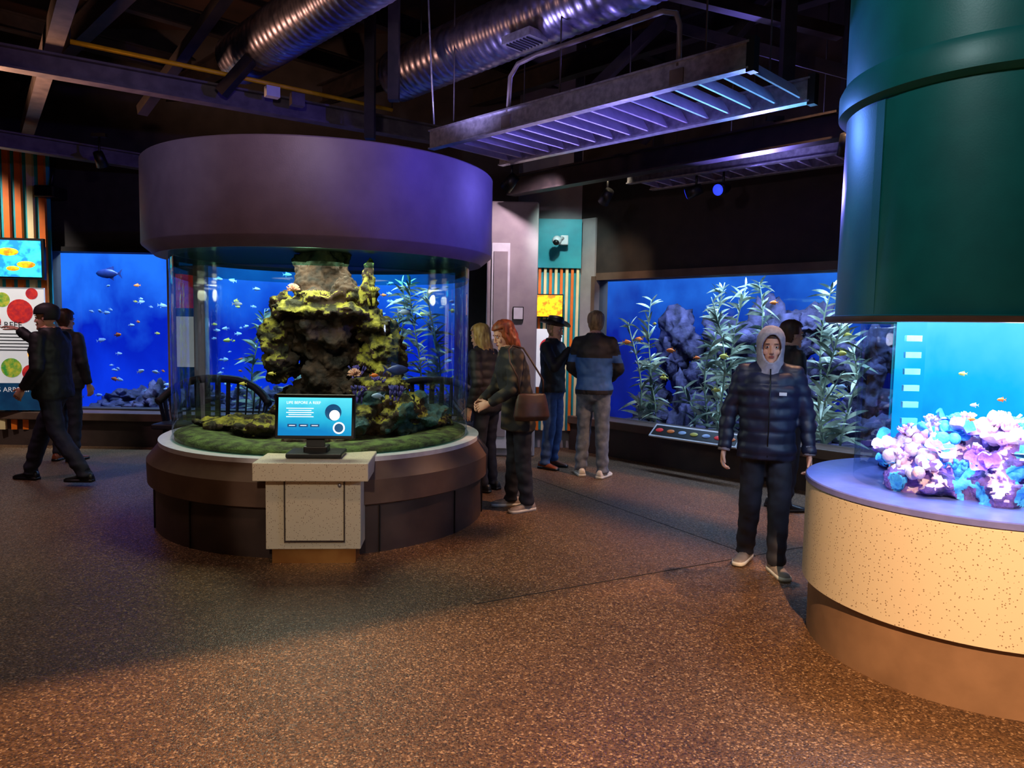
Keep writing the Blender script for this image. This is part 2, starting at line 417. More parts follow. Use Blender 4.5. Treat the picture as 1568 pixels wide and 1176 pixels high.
for u,h,sd in ((-1.25,1.8,8),(-1.45,1.5,9),(-2.9,1.0,10),(-3.5,1.4,11),(-1.0,1.7,14),(-1.7,1.3,17),(-1.6,1.8,18),(-1.1,1.3,19)): kelp(b,u,.5,.38,h,sd,.3)
b.done()
light('aquarium_light_back','AREA',(-3.3,10.0,2.70),(-3.3,10.2,0),400,(.42,.7,1),4.6,sizey=.7)
pr=MR@V((3,.4,2.44)); o=light('aquarium_light_kelp','AREA',pr,None,230,(.45,.66,1),4.8,sizey=.5); o.rotation_euler=(0,0,A_R)

# ------------------------------------------------------------------ main cylindrical tank
TC=(-1.58,6.2)
def rings_smooth(o,ang=40):
    me=o.data
    for p in me.polygons: p.use_smooth=True
    try: me.set_sharp_from_angle(angle=math.radians(ang))
    except Exception: pass
root=bpy.data.objects.new('cylindrical_reef_aquarium',None); sc.collection.objects.link(root); root.location=(TC[0],TC[1],0)
def child(b,ang=30):
    o=b.done(); rings_smooth(o,ang); o.parent=root; return o
b=B('base')
b.lathe([(0,.0),(1.33,0),(1.33,.34)],M_basedk,seg=96)
b.lathe([(1.33,.34),(1.38,.36),(1.385,.53),(1.30,.64),(1.29,.66),(0,.66)],M_basebr,seg=96)
b.lathe([(1.30,.642),(1.30,.675),(1.16,.675)],M_rimw,seg=96)
for a in (-150,-120,-90,-60,-30,0,180):
    aa=math.radians(a)
    b.box((1.335*math.cos(aa),1.335*math.sin(aa),.17),(.012,.008,.33),M_black,rz=aa)
child(b)
b=B('glass'); b.lathe([(1.20,.67),(1.20,2.0)],M_glass,seg=96); child(b)
b=B('glass_edge_and_reflection'); b.lathe([(1.202,1.99),(1.202,2.14)],M_glassg,seg=96)  # upper green band stands in for the reflection under the water surface
b.lathe([(1.205,.672),(1.205,.69)],M_glassg,seg=96); child(b)
b=B('hood')
b.lathe([(1.19,2.13),(1.29,2.10),(1.30,2.10),(1.385,2.17),(1.39,2.18),(1.39,2.80),(1.38,2.81),(0,2.81)],M_hood,seg=96)
b.lathe([(1.19,2.13),(0,2.2)],M_black,seg=96)
child(b)
M_sand=mat('green_algae_gravel',rgb(98,118,58),rgb(50,50,30),11,.95,bump=.9,lo=.35,hi=.62,bscale=60)
b=B('sand_bed')
prof=[(1.185,.68),(1.185,.71)]+[(1.185*(1-i/10),.71+.03*math.sin(i)) for i in range(1,11)]
b.lathe(prof,M_sand,seg=64); child(b,80)
M_rkd=mat('dark_reef_rock',rgb(70,46,32),rgb(26,17,14),9,.85,bump=.9,bscale=22)
M_rky=mat('yellow_green_algae_rock',rgb(158,148,50),rgb(42,38,19),9,.85,bump=1,bscale=34,lo=.38,hi=.58)
M_rkb=mat('blue_coral_rock',rgb(50,92,100),rgb(34,46,32),12,.8,bump=.8,bscale=30)
bm=bmesh.new()
R=[((-.05,.12,1.98),(.26,.24,.32)),((.02,-.12,1.74),(.33,.24,.13)),((-.02,.05,1.62),(.3,.28,.26)),((.02,.15,1.35),(.30,.26,.35)),
   ((-.36,.0,1.72),(.10,.12,.13)),((-.42,.0,1.5),(.13,.14,.16)),((-.40,.05,1.28),(.14,.15,.18)),((.3,-.02,1.72),(.14,.15,.18)),
   ((.42,.0,1.58),(.15,.15,.12)),((.50,.0,1.42),(.15,.16,.13)),((.46,.05,1.22),(.2,.2,.2)),
   ((.12,.12,.98),(.34,.28,.36)),((.42,-.05,.95),(.25,.25,.25)),((.62,-.1,.86),(.25,.26,.17)),((.25,-.3,.82),(.25,.22,.18)),
   ((-.22,.2,.85),(.26,.25,.22)),((-.45,-.35,.74),(.22,.16,.08)),((.85,.1,.8),(.2,.3,.1)),((.36,-.02,1.98),(.05,.06,.14)),((.2,-.2,1.86),(.1,.1,.1)),((-.75,-.1,.74),(.25,.25,.07)),((.1,-.8,.72),(.2,.15,.06))]
rocks(bm,R,2,4,.55)
def dsp(co,n): return .035*noise.fractal(co*9,1,2,4)+.014*noise.noise(co*38)
me=remesh(bm,.014,1,dsp)
def rmf(f):
    c=f.calc_center_median(); n=f.normal; k=noise.noise(c*5)
    ax=abs(c.x+.02)
    if c.z<1.06 and c.x>.25: return M_rkb if k>.05 else (M_rky if n.z>.3 else M_rkd)
    if c.z>1.86 and c.x<.3: return M_rkd
    if c.z<1.66 and ax<.30 and c.y<.2: return M_rkd
    if c.z<1.1: return M_rkd if n.z<.5 else M_rky
    return M_rky if n.z+k*.9>-.08 else M_rkd
b=B('reef_rock'); b.mesh(me,M_rkd,rmf); o=b.done(); o.parent=root
M_cor1=mat('purple_coral',rgb(90,70,160),rgb(50,50,120),12,.7); M_cor2=mat('pink_anemone',rgb(220,170,145),rgb(170,110,100),20,.6)
def branch(b,p,d,L,r,depth,m,rnd):
    q=V(p)+V(d)*L; b.cyl(p,q,r,m,r*.7,6); b.ball(q,r*.75,m,u=6,v=4)
    if depth>0:
        for k in range(3):
            dd=(V(d)+V((rnd.uniform(-.7,.7),rnd.uniform(-.7,.7),rnd.uniform(-.1,.5)))).normalized()
            branch(b,q,dd,L*.75,r*.7,depth-1,m,rnd)
b=B('corals')
rc=random.Random(5)
for p,m in (((.45,-.25,1.02),M_cor1),((.62,-.3,.95),M_cor1),((.33,-.35,.95),M_cor1),((.3,-.15,1.1),M_cor1),((.75,-.2,.9),M_rkb),((.4,-.1,1.75),M_rky)):
    for k in range(3): branch(b,V(p)+V((rc.uniform(-.05,.05),0,0)),V((rc.uniform(-.4,.4),-.2,1)).normalized(),.07,.014,2,m,rc)
for c in ((-.22,-.2,1.86),(.3,-.28,1.18)):
    for k in range(60):
        a=rc.uniform(0,6.28);e=rc.uniform(0,1.5); d=V((math.cos(a)*math.cos(e),math.sin(a)*math.cos(e)-.3,math.sin(e))).normalized()
        b.cyl(c,V(c)+d*.06,.005,M_cor2,.004,5)
o=b.done(); o.parent=root
b=B('reef_fish')
for i,(x,y,z,L,m) in enumerate(((-.3,-.5,1.2,.06,M_fishy),(.5,-.5,1.2,.07,M_fisho),(-.6,-.3,1.1,.06,M_fishy),(.7,-.3,1.7,.1,M_fishw),(.8,.2,1.3,.08,M_fishw),(-.75,0,1.75,.08,M_fishw),(.55,-.6,1.05,.1,M_fishw),(.66,-.4,1.24,.2,M_fishd))):
    fish(b,(x,y,z),L,(i%2)*3.14+.3,m)
o=b.done(); o.parent=root
light('reef_tank_lamp','AREA',(TC[0],TC[1]-.35,2.11),(TC[0],TC[1]-.35,0),34,(.95,1,.75),1.1)
light('reef_tank_lamp','POINT',(TC[0]+.1,TC[1]-.95,1.98),None,9,(1,1,.7),.08)

# ------------------------------------------------------------------ kiosk
MK=Matrix.Translation((-1.30,4.74,0))@Matrix.Rotation(math.radians(4),4,'Z')
root2=bpy.data.objects.new('information_kiosk',None); sc.collection.objects.link(root2); root2.matrix_world=MK
def kc(b): o=b.done(); o.matrix_world=Matrix.Identity(4); o.parent=root2; return o
b=B('cabinet')
b.box((0,.2,.35),(.62,.36,.50),M_terr,bevel=.004)
b.box((.01,.015,.36),(.38,.012,.40),M_terr,bevel=.003)
b.box((-.185,.012,.36),(.006,.016,.42),M_basedk); b.box((.205,.012,.36),(.006,.016,.42),M_basedk)
b.box((.01,.012,.565),(.39,.016,.006),M_basedk); b.box((.01,.012,.155),(.39,.016,.006),M_basedk)
b.cyl((.175,.012,.535),(.175,-.004,.535),.012,M_galv)
kc(b)
b=B('counter'); b.box((0,.17,.635),(.74,.48,.12),M_terr,bevel=.006)
kc(b)
b=B('kickplate'); b.box((0,.2,.05),(.55,.32,.10),M_brass); kc(b)
Mscr=water_mat('kiosk_screen_glow',rgb(20,120,180),rgb(40,170,205),rgb(90,215,230),.85,1.12,1.3,3)
Mtxt=mat('screen_white',(1,1,1,1),(1,1,1,1),5,.5,es=1.2)
Mscd=mat('screen_dark_blue',rgb(15,60,110),rgb(20,90,130),8,.5,es=.9)
b=B('touch_monitor')
MM=Matrix.Translation((-.01,.16,.97))@Matrix.Rotation(math.radians(-8),4,'X')
b.box((0,0,0),(.53,.035,.30),M_black,M=MM,bevel=.006)
b.box((0,-.019,.0),(.485,.004,.255),Mscr,M=MM)
MX=MM@Matrix.Rotation(math.radians(90),4,'X')
b.text('LIFE BEFORE A REEF',.026,MX@Matrix.Translation((-.19,.085,.023)),Mtxt)
for k in range(5): b.box((-.10,-.022,.055-k*.014),(.18-.03*(k%2),.002,.005),Mtxt,M=MM)
for k in range(3): b.box((-.15+k*.075,-.022,-.06),(.06,.002,.02),Mscd,M=MM); b.box((-.15+k*.075,-.0235,-.06),(.04,.002,.004),Mtxt,M=MM)
def disc(b,M,x,z,r,m,y=-.023,seg=24):
    b._do(lambda bm: bm.faces.new([bm.verts.new(M@V((x+r*math.cos(2*math.pi*i/seg),y,z+r*math.sin(2*math.pi*i/seg)))) for i in range(seg)]),m)
disc(b,MM,.12,.03,.055,Mscd); disc(b,MM,.13,.01,.035,Mtxt,-.0235); disc(b,MM,.16,-.075,.04,Mtxt); disc(b,MM,.16,-.075,.03,Mscd,-.0238)
b.box((0,.03,-.16),(.12,.03,.08),M_black,M=MM)
b.box((-.01,.2,.715),(.37,.24,.03),M_black,bevel=.008); b.box((-.01,.2,.745),(.16,.12,.05),M_black,bevel=.008)
kc(b)

# ------------------------------------------------------------------ right cylindrical tank
RC=(2.35,3.65)
root=bpy.data.objects.new('coral_column_aquarium',None); sc.collection.objects.link(root); root.location=(RC[0],RC[1],0)
b=B('plinth'); b.lathe([(.755,0),(.755,.29),(.0,.29)],M_conc,seg=96)
b.lathe([(.745,.285),(.745,.31)],M_black,seg=96)
b.lathe([(.75,.30),(.79,.30),(.79,.80),(.78,.81)],M_terr,seg=96)
b.lathe([(.78,.808),(.795,.81),(.795,.835),(.79,.84),(.45,.84),(.0,.84)],M_ledge2,seg=96); child(b)
b=B('glass'); b.lathe([(.56,.84),(.56,1.68)],M_glassb,seg=96); child(b)
b=B('column')
b.lathe([(.0,1.72),(.555,1.72),(.56,1.655),(.73,1.655),(.735,1.68),(.69,1.685),(.68,2.68),(.72,2.70),(.72,2.80),(.70,2.84),(.69,2.84),(.69,5.2)],M_column,seg=96)
b.lathe([(.561,1.652),(.732,1.652),(.737,1.662),(.737,1.678)],M_basebr,seg=96)
for a in (-165,-60): 
    aa=math.radians(a); b.box((.684*math.cos(aa),.684*math.sin(aa),2.18),(.012,.05,.98),M_column,rz=aa)
child(b)
M_cyan=water_mat('overflow_box_cyan_glow',rgb(15,140,235),rgb(30,190,245),rgb(110,230,250),1.0,1.75,1.15,2)  # tank light on the box is put in as its own emission
M_cyl=mat('pale_cyan_weir_teeth',rgb(120,205,240),rgb(90,180,230),6,.5)
b=B('overflow_box')
b.box((.12,.12,1.26),(.52,.30,.84),M_cyan)
for k in range(8): b.box((-.30,.1,.98+k*.085),(.08,.02,.03),M_cyl)
b.box((-.29,.14,1.25),(.14,.03,.84),M_cyan)
b.done().parent=root
M_r2=mat('violet_reef_rock',rgb(160,115,215),rgb(46,40,95),11,.8,bump=.9,bscale=35)
M_c3=mat('white_pink_coral',rgb(250,228,235),rgb(235,175,215),20,.7,bump=.4,bscale=60)
M_c4=mat('cyan_coral',rgb(100,215,250),rgb(45,140,225),20,.7,bump=.4,bscale=60)
M_c5=mat('lilac_coral',rgb(205,150,240),rgb(150,95,215),20,.7,bump=.4,bscale=60)
bm=bmesh.new()
rk=random.Random(11); L=[]
for i in range(30):
    a=rk.uniform(0,6.28); r=rk.uniform(.05,.43); hh=.28*(1-((r/.52)**2))
    L.append(((r*math.cos(a),r*math.sin(a),.86+hh*rk.uniform(.2,1)),(rk.uniform(.07,.13),rk.uniform(.07,.13),rk.uniform(.05,.1))))
L+=[((.1,-.2,.98),(.22,.16,.14)),((.2,-.1,1.08),(.18,.16,.1)),((-.36,-.15,.88),(.14,.12,.06)),((-.3,-.25,.9),(.12,.1,.07))]
rocks(bm,L,4,3,.7)
me=remesh(bm,.012,1,lambda c,n:.03*noise.fractal(c*14,1,2,4)+.008*noise.noise(c*50))
for v in me.vertices:
    rr_=math.hypot(v.co.x,v.co.y)
    if rr_>.53: v.co.x*=.53/rr_; v.co.y*=.53/rr_
def r2f(f):
    c=f.calc_center_median(); k=noise.noise(c*9+V((3,1,2)))
    if f.normal.z>.2 and k>.02: return M_c3
    if k<-.28: return M_c4
    return M_r2
b=B('reef_rock'); b.mesh(me,M_r2,r2f)
for k in range(76):
    a=rk.uniform(2.6,6.5); r=rk.uniform(.1,.48); p=V((r*math.cos(a),r*math.sin(a),.90+.26*(1-(r/.52)**2)))
    m=rk.choice((M_c3,M_c3,M_c3,M_c5,M_c4))
    if k%3==0:
        for q in range(2): branch(b,p,V((rk.uniform(-.5,.5),rk.uniform(-.5,.2),1)).normalized(),.035,.012,2,m,rk)
    elif k%3==1:
        tilt=V((rk.uniform(-.5,.5),rk.uniform(-.8,-.1),1)).normalized(); ax=tilt.cross(V((1,0,0))).normalized(); ay=tilt.cross(ax)
        rad=rk.uniform(.04,.08); rings=[]
        for t in range(6):
            rings.append([p+tilt*(.02+.03*(t/5)**2+.012*math.sin(q*5*6.283/28+k)*t/5)+(ax*math.cos(q*6.283/28)+ay*math.sin(q*6.283/28))*rad*(.1+.9*t/5)*(1+.15*math.sin(q*3*6.283/28+k)) for q in range(28)])
        b.loft(rings,m,cap=False)
    else:
        for q in range(9): b.ball(p+V((rk.uniform(-.05,.05),rk.uniform(-.05,.05),rk.uniform(-.01,.04))),rk.uniform(.014,.034),m,u=8,v=6)
for i in range(5): fish(b,(rk.uniform(-.35,.35),-.35+rk.uniform(-.05,.05),1.15+rk.uniform(0,.3)),.04,3.14*(i%2),rk.choice((M_fisho,M_fishy,M_fishw)))
b.done().parent=root
light('coral_tank_lamp','AREA',(RC[0],RC[1]-.1,1.64),(RC[0],RC[1]-.1,0),62,(.5,.64,1),.8)
light('coral_tank_lamp','POINT',(RC[0]-.1,RC[1]-.42,1.55),None,8,(.8,.75,1),.05)

# ------------------------------------------------------------------ slatted sign walls
def slat_panel(name,M,w,h,n,mats,solid=0):
    b=B(name,M)
    b.box((w/2,.06,h/2),(w,.03,h),mats[0])
    for i in range(n):
        b.box(((i+.5)*w/n,.02,(h-solid)/2),(w/n*.5,.06,h-solid),mats[1+i%(len(mats)-1)])
    return b
M_pan=mat('info_panel_print',rgb(235,235,240),rgb(225,225,232),4,.5,es=.3)
M_red=mat('red_print',rgb(215,50,40),rgb(170,30,50),20,.5,es=.3)
M_grn=mat('green_print',rgb(60,150,60),rgb(200,190,60),20,.5,es=.3)
M_navy=mat('navy_print',rgb(15,70,110),rgb(10,50,90),5,.5,es=.25)
M_blk=mat('ink',rgb(20,20,25),None,5,.5)
M_bluescr=mat('tv_blue',rgb(20,130,220),rgb(60,220,230),9,.5,es=1.2,lo=.4,hi=.6)
M_yeltv=mat('tv_yellow',rgb(245,205,20),rgb(235,110,20),14,.5,es=1.2,lo=.42,hi=.62)
MP=Matrix.Translation((-7.12,9.0,0))@Matrix.Rotation(math.radians(8),4,'Z')
b=slat_panel('reef_sign_panel',MP@Matrix.Translation((0,0,.2)),1.35,3.45,10,(M_teal,M_orange,M_orange,M_cream))
b.box((.95,-.12,2.12),(.80,.05,.50),M_black); b.box((.95,-.15,2.12),(.74,.01,.44),M_bluescr)
for k,(x,z,r) in enumerate(((.75,2.1,.06),(.95,2.2,.08),(1.15,2.05,.07),(1.0,2.0,.05))): b.ball((x,-.155,z),(r*1.5,.006,r*.6),M_yeltv)
b.box((.75,-.05,1.15),(1.1,.03,1.25),M_pan); b.box((.75,-.052,.42),(1.1,.03,.34),M_navy)
for x,z,r,m in ((1.02,1.48,.15,M_red),(.82,1.62,.09,M_grn),(1.16,1.7,.07,M_red),(.7,1.35,.1,M_red),(.9,.78,.12,M_grn),(1.12,.72,.10,M_red),(1.15,.95,.06,M_yeltv)):
    disc(b,Matrix.Identity(4),x,z,r,m,y=-.068)
FX=Matrix.Rotation(math.radians(90),4,'X')
b.text('THE REEF',.10,Matrix.Translation((.62,-.07,1.28))@FX,M_blk); b.text('LOS ARRECIFES',.085,Matrix.Translation((.62,-.07,.48))@FX,M_pan)
for k in range(6): b.box((.95,-.066,1.2-k*.04),(.5,.004,.012),M_blk)
b.done()
b=B('wall_mounted_projector',Matrix.Translation((-5.75,9.2,3.15))); b.box((0,0,0),(.25,.3,.14),M_black,bevel=.02); b.cyl((0,0,.07),(0,.1,.4),.02,M_black); b.done()
MT2=Matrix.Translation((.30,9.52,0))
b=slat_panel('teal_sign_panel',MT2@Matrix.Translation((0,0,.25)),.56,2.73,8,(M_teal,M_orange,M_cream),.62)
b.box((.28,.0,2.42),(.56,.08,.62),M_teal)
b.box((.16,-.12,1.62),(.36,.04,.30),M_black); b.box((.16,-.145,1.62),(.33,.01,.27),M_yeltv)
b.box((.16,-.06,.95),(.36,.03,.75),M_pan); disc(b,Matrix.Identity(4),.15,1.1,.1,M_red,y=-.078); disc(b,Matrix.Identity(4),.2,.8,.08,M_grn,y=-.078)
b.done()
b=B('security_camera',Matrix.Translation((.55,9.3,2.70)))
b.box((.08,.08,.0),(.1,.08,.12),M_white,bevel=.01); b.cyl((.06,.05,.02),(0,-.05,.0),.02,M_white); b.ball((-.02,-.06,-.02),.06,M_white); b.ball((-.03,-.09,-.045),.04,M_black)
b.done()
b=B('refracted_sign_standin',Matrix.Translation((-3.72,8.75,0)))  # added pillar standing in for the left sign refracted by the tank
b.box((0,0,1.2),(.14,.12,2.4),M_white,bevel=.01); b.box((-.33,0,1.2),(.10,.12,2.4),M_beige,bevel=.01)
b.box((-.17,.0,1.55),(.24,.05,1.4),M_navy); b.box((-.17,-.03,1.95),(.22,.02,.4),M_red); b.box((-.17,-.03,1.35),(.22,.02,.6),M_pan); b.box((-.17,0,.05),(.6,.35,.1),M_dsteel)
b.done()
b=B('fish_identification_rail',MR)
Mrt=Matrix.Translation((2.0,-.34,.44))@Matrix.Rotation(math.radians(38),4,'X')
b.box((0,0,0),(1.1,.20,.02),M_white,M=Mrt,bevel=.003); b.box((0,0,.008),(1.05,.15,.01),M_black,M=Mrt)
for k,m in enumerate((M_red,M_fisho,M_fishw,M_fishy,M_fishw,M_red,M_fisho)): b.ball(Mrt@V((-.45+k*.15,0,.015)),(.05,.03,.006),m,rot=Matrix.Rotation(math.radians(38),4,'X'))
b.cyl((1.6,-.32,.40),(1.6,-.16,.36),.02,M_dsteel); b.cyl((2.4,-.32,.40),(2.4,-.16,.36),.02,M_dsteel)
b.done()
M_wood=mat('dark_wood',rgb(28,22,36),rgb(18,14,26),9,.6)
def arc_standin(M):
    b=B('reflection_arc_standin',M)  # added bench shape stands in for dark reflection arcs in the tank
    pts=[(.62*math.cos(a),.25*math.sin(a)*.6,.95-.26*abs(math.cos(a))**3) for a in [math.pi*i/16 for i in range(17)]]
    b.tube(pts,.045,M_wood,8)
    for i in range(1,16,1):
        p=pts[i]; b.beam((p[0]*.92,p[1]*.9,.45),p,.06,.014,M_wood)
    b.box((0,-.05,.44),(1.15,.42,.06),M_wood,bevel=.015)
    for x in (-.5,.5):
        for y in (-.2,.12): b.cyl((x*.9,y*.9,.43),(x,y,0),.025,M_wood,.018,8)
    b.done()
arc_standin(Matrix.Translation((-3.35,8.15,0))); arc_standin(Matrix.Translation((-.95,8.5,0)))

# ------------------------------------------------------------------ ceiling structure
b=B('ceiling_girder')
b.ibeam((-8.2,5.35,3.5),(-4.2,9.3,3.5),.14,.16,M_steel); b.done()
b=B('ceiling_girder')
b.ibeam((-6.2,4.38,3.62),(-.75,8.05,3.62),.13,.16,M_steel); b.done()
b=B('ceiling_girder'); b.beam((-2.2,3.96,3.78),(-5.75,8.78,3.78),.12,.14,M_steel); b.done()
b=B('yellow_conduit'); b.tube([(-3.5,5.9,3.76),(-2.4,6.72,3.76),(-1.26,7.58,3.76)],.02,M_yel); 
b.box((-2.2,6.75,3.66),(.12,.08,.09),M_white,rz=.6); b.box((-2.02,6.9,3.64),(.12,.08,.11),M_steel,rz=.6)
b.cyl((-3.5,5.9,3.78),(-3.5,5.9,5.2),.006,M_dsteel); b.cyl((-1.26,7.58,3.78),(-1.26,7.58,5.2),.006,M_dsteel); b.done()
b=B('ceiling_girder'); b.ibeam((-.05,8.75,3.24),(3.3,5.2,3.24),.14,.20,M_dsteel); b.done()
b=B('ceiling_truss')
dA=V((.7,-.714,0)); dB=V((.714,.7,0))
for k in range(-5,6):
    c=V((0,5.0,4.45))+dB*k*1.35
    b.ibeam(c-dA*9,c+dA*9,.12,.22,M_dsteel)
for k in range(-5,7):
    c=V((0,5.0,4.75))+dA*k*1.5
    b.ibeam(c-dB*9,c+dB*9,.10,.18,M_dsteel)
for p,q in (((-1.35,6.9,3.3),(-1.35,6.9,5.1)),((-1.05,6.4,3.5),(-1.05,6.4,5.1)),((-3.6,7.2,3.6),(-1.5,5.2,4.5)),((-2.6,6.6,3.6),(-1.2,6.4,5.0)),((1.2,7.2,3.4),(2.2,6.2,4.5)),((2.0,5.6,3.3),(2.0,5.6,5.1)),((.7,8.4,3.3),(.7,8.4,5.1)),((.2,7.4,3.4),(1.4,7.0,4.5)),((1.4,7.0,4.4),(2.6,5.4,3.4)),((-.4,5.6,4.4),(2.6,6.1,4.0)),((2.9,6.6,3.3),(2.9,6.6,5.1))):
    b.beam(p,q,.09,.09,M_dsteel)
b.done()
def duct(name,a,bp,r):
    b=B(name); a=V(a);bp=V(bp);d=(bp-a);L=d.length;d.normalize()
    x=d.cross(V((0,0,1))).normalized(); y=d.cross(x).normalized()
    rings=[];n=int(L/.022)
    for i in range(n+1):
        rr_=r*(1+(.035 if i%4==0 else 0)); rings.append(ell(a+d*(L*i/n),rr_,rr_,28,x,y))
    b.loft(rings,M_duct)
    return b
b=duct('spiral_air_duct',(-1.15,7.3,4.0),(1.9,3.9,4.0),.23)
b.box((.05,5.75,3.78),(.3,.2,.06),M_galv,rz=-.8)
for k in range(7): b.box((.05-.11*math.cos(-.8)+k*.036*math.cos(-.8),5.75-.11*math.sin(-.8)+k*.036*math.sin(-.8),3.745),(.008,.17,.012),M_black,rz=-.8)
b.cyl((-.9,7.02,4.1),(-.9,7.02,5.2),.01,M_dsteel); b.done()
b=duct('spiral_air_duct',(-2.6,7.05,4.05),(-.2,4.4,4.05),.22); 
b.cyl((-2.0,6.4,4.1),(-2.0,6.4,5.2),.01,M_dsteel); b.done()
M_tray=mat('tray_rung_paint',rgb(205,200,235),rgb(185,180,220),12,.5,metal=0)
def tray(name,a,bp,width,h,nr):
    b=B(name); a=V(a);bp=V(bp);d=(bp-a);L=d.length;d.normalize(); s_=V((-d.y,d.x,0))
    b.beam(a,bp,.03,h,M_galv); b.beam(a+s_*width,bp+s_*width,.03,h,M_galv)
    for q in (a,a+s_*width):
        b.beam(q+V((0,0,h/2)),q+d*L+V((0,0,h/2)),.07,.012,M_galv); b.beam(q-V((0,0,h/2)),q+d*L-V((0,0,h/2)),.07,.012,M_galv)
    for i in range(nr):
        p=a+d*(L*(i+.5)/nr)
        MM_=Matrix.Translation(p+s_*width/2)@Matrix.Rotation(math.atan2(d.y,d.x),4,'Z')@Matrix.Rotation(math.radians(-32),4,'Y')
        b.box((0,0,0),(.010,width,.125),M_tray,M=MM_)
    for q in (a+d*.3,bp-d*.3,a+d*L*.5):
        for k in (0,1): b.cyl(q+s_*width*k,q+s_*width*k+V((0,0,5.2-q.z)),.006,M_dsteel)
    return b,d,s_
b,d,s_=tray('cable_tray',(-.74,6.5,3.2),(1.36,4.40,3.2),.84,.15,17)
p=V((-.74,6.5,3.2))
b.tube([p+d*.95+V((0,0,.05)),p+d*.97+V((0,0,.32)),p+d*1.05+V((0,0,.4)),p+d*1.25+V((0,0,.42)),p+d*2.35+V((0,0,.42)),p+d*2.45+V((0,0,.38)),p+d*2.48+V((0,0,.3)),p+d*2.48+V((0,0,.05))],.018,M_steel)
b.box(p+d*.95+V((0,0,-.02)),(.1,.05,.1),M_steel,rz=A_R); b.box(p+d*2.48+V((0,0,-.02)),(.1,.05,.1),M_steel,rz=A_R)
b.box(p+d*2.98,(.05,.06,.2),M_black,rz=A_R); b.box(p+d*2.98+s_*.84,(.05,.06,.2),M_black,rz=A_R)
b.done()
b,d,s_=tray('cable_tray',(1.2,7.95,3.2),(2.9,6.35,3.2),.45,.12,14); b.done()
b=B('hanging_cable'); b.tube([(-.72,6.35,5.2),(-.76,6.35,4.4),(-.73,6.35,3.8),(-.70,6.36,3.3)],.008,M_galv,6); b.done()
M_led=mat('blue_led_lens',rgb(40,60,255),rgb(30,40,255),5,.4,es=2)
def fixture(loc,target,lens=None):
    b=B('track_spotlight'); loc=V(loc); d=(V(target)-loc).normalized()
    b.cyl(loc-d*.16,loc,.05,M_black,.065); b.cyl(loc-d*.1,loc-d*.1+V((0,0,.22)),.012,M_black); b.box(loc-d*.1+V((0,0,.24)),(.16,.05,.04),M_black)
    if lens: b.cyl(loc,loc+d*.004,.055,lens)
    b.done()
fixture((2.35,7.0,3.33),(-.5,5.0,2.5),M_led); fixture((2.0,7.35,2.98),(-.5,5,2),M_led); fixture((1.75,7.6,2.98),(-1,9,2),M_led)
fixture((-.1,7.3,2.95),(-1,8,2)); fixture((.95,8.0,2.95),(.5,9,2)); fixture((-4.6,8.3,3.3),(-4.6,9.2,2)); fixture((2.6,5.9,3.0),(3,7,1))

# ------------------------------------------------------------------ people
M_skin=mat('skin',rgb(222,170,145),rgb(208,152,128),12,.55)
M_lip=mat('lips',rgb(165,85,80),None,12,.5)
M_eye=mat('eye_white',rgb(225,222,218),None,12,.3); M_iris=mat('iris',rgb(45,32,25),None,12,.2)
M_jnavy=mat('navy_puffer_nylon',rgb(28,34,66),rgb(18,23,48),6,.5)
M_pdark=mat('dark_trousers',rgb(32,34,52),rgb(22,24,38),8,.75)
M_jblack=mat('black_jacket',rgb(24,23,28),rgb(14,14,18),8,.6)
M_jblack2=mat('charcoal_jacket',rgb(38,34,42),rgb(24,22,28),8,.65)
M_jblue=mat('blue_jacket_panel',rgb(55,100,175),rgb(42,82,150),8,.55)
M_jean=mat('washed_jeans',rgb(120,128,145),rgb(84,94,116),14,.8); M_jeanb=mat('blue_jeans',rgb(60,92,145),rgb(42,70,118),14,.8)
M_sneak=mat('white_sneaker',rgb(225,220,215),rgb(200,195,190),12,.5); M_shoeb=mat('brown_shoe',rgb(150,75,40),rgb(110,55,30),12,.45); M_shoek=mat('black_shoe',rgb(20,20,22),None,12,.4)
M_sneakg=mat('taupe_sneaker',rgb(165,152,145),rgb(130,118,112),12,.6)
M_sole=mat('rubber_sole',rgb(230,228,222),None,12,.6)
M_hoodg=mat('grey_hoodie',rgb(175,172,188),rgb(150,148,165),30,.85)
M_hred=mat('red_hair',rgb(165,82,40),rgb(100,46,24),40,.5,stretch=(1,1,.15)); M_hblond=mat('blonde_hair',rgb(210,165,95),rgb(150,105,55),40,.5,stretch=(1,1,.15))
M_hgrey=mat('sandy_grey_hair',rgb(185,150,105),rgb(115,90,62),40,.5,stretch=(1,1,.15)); M_hbrown=mat('brown_hair',rgb(82,50,34),rgb(48,30,22),40,.5,stretch=(1,1,.15))
M_bag=mat('brown_leather_bag',rgb(70,44,34),rgb(50,32,26),10,.45)
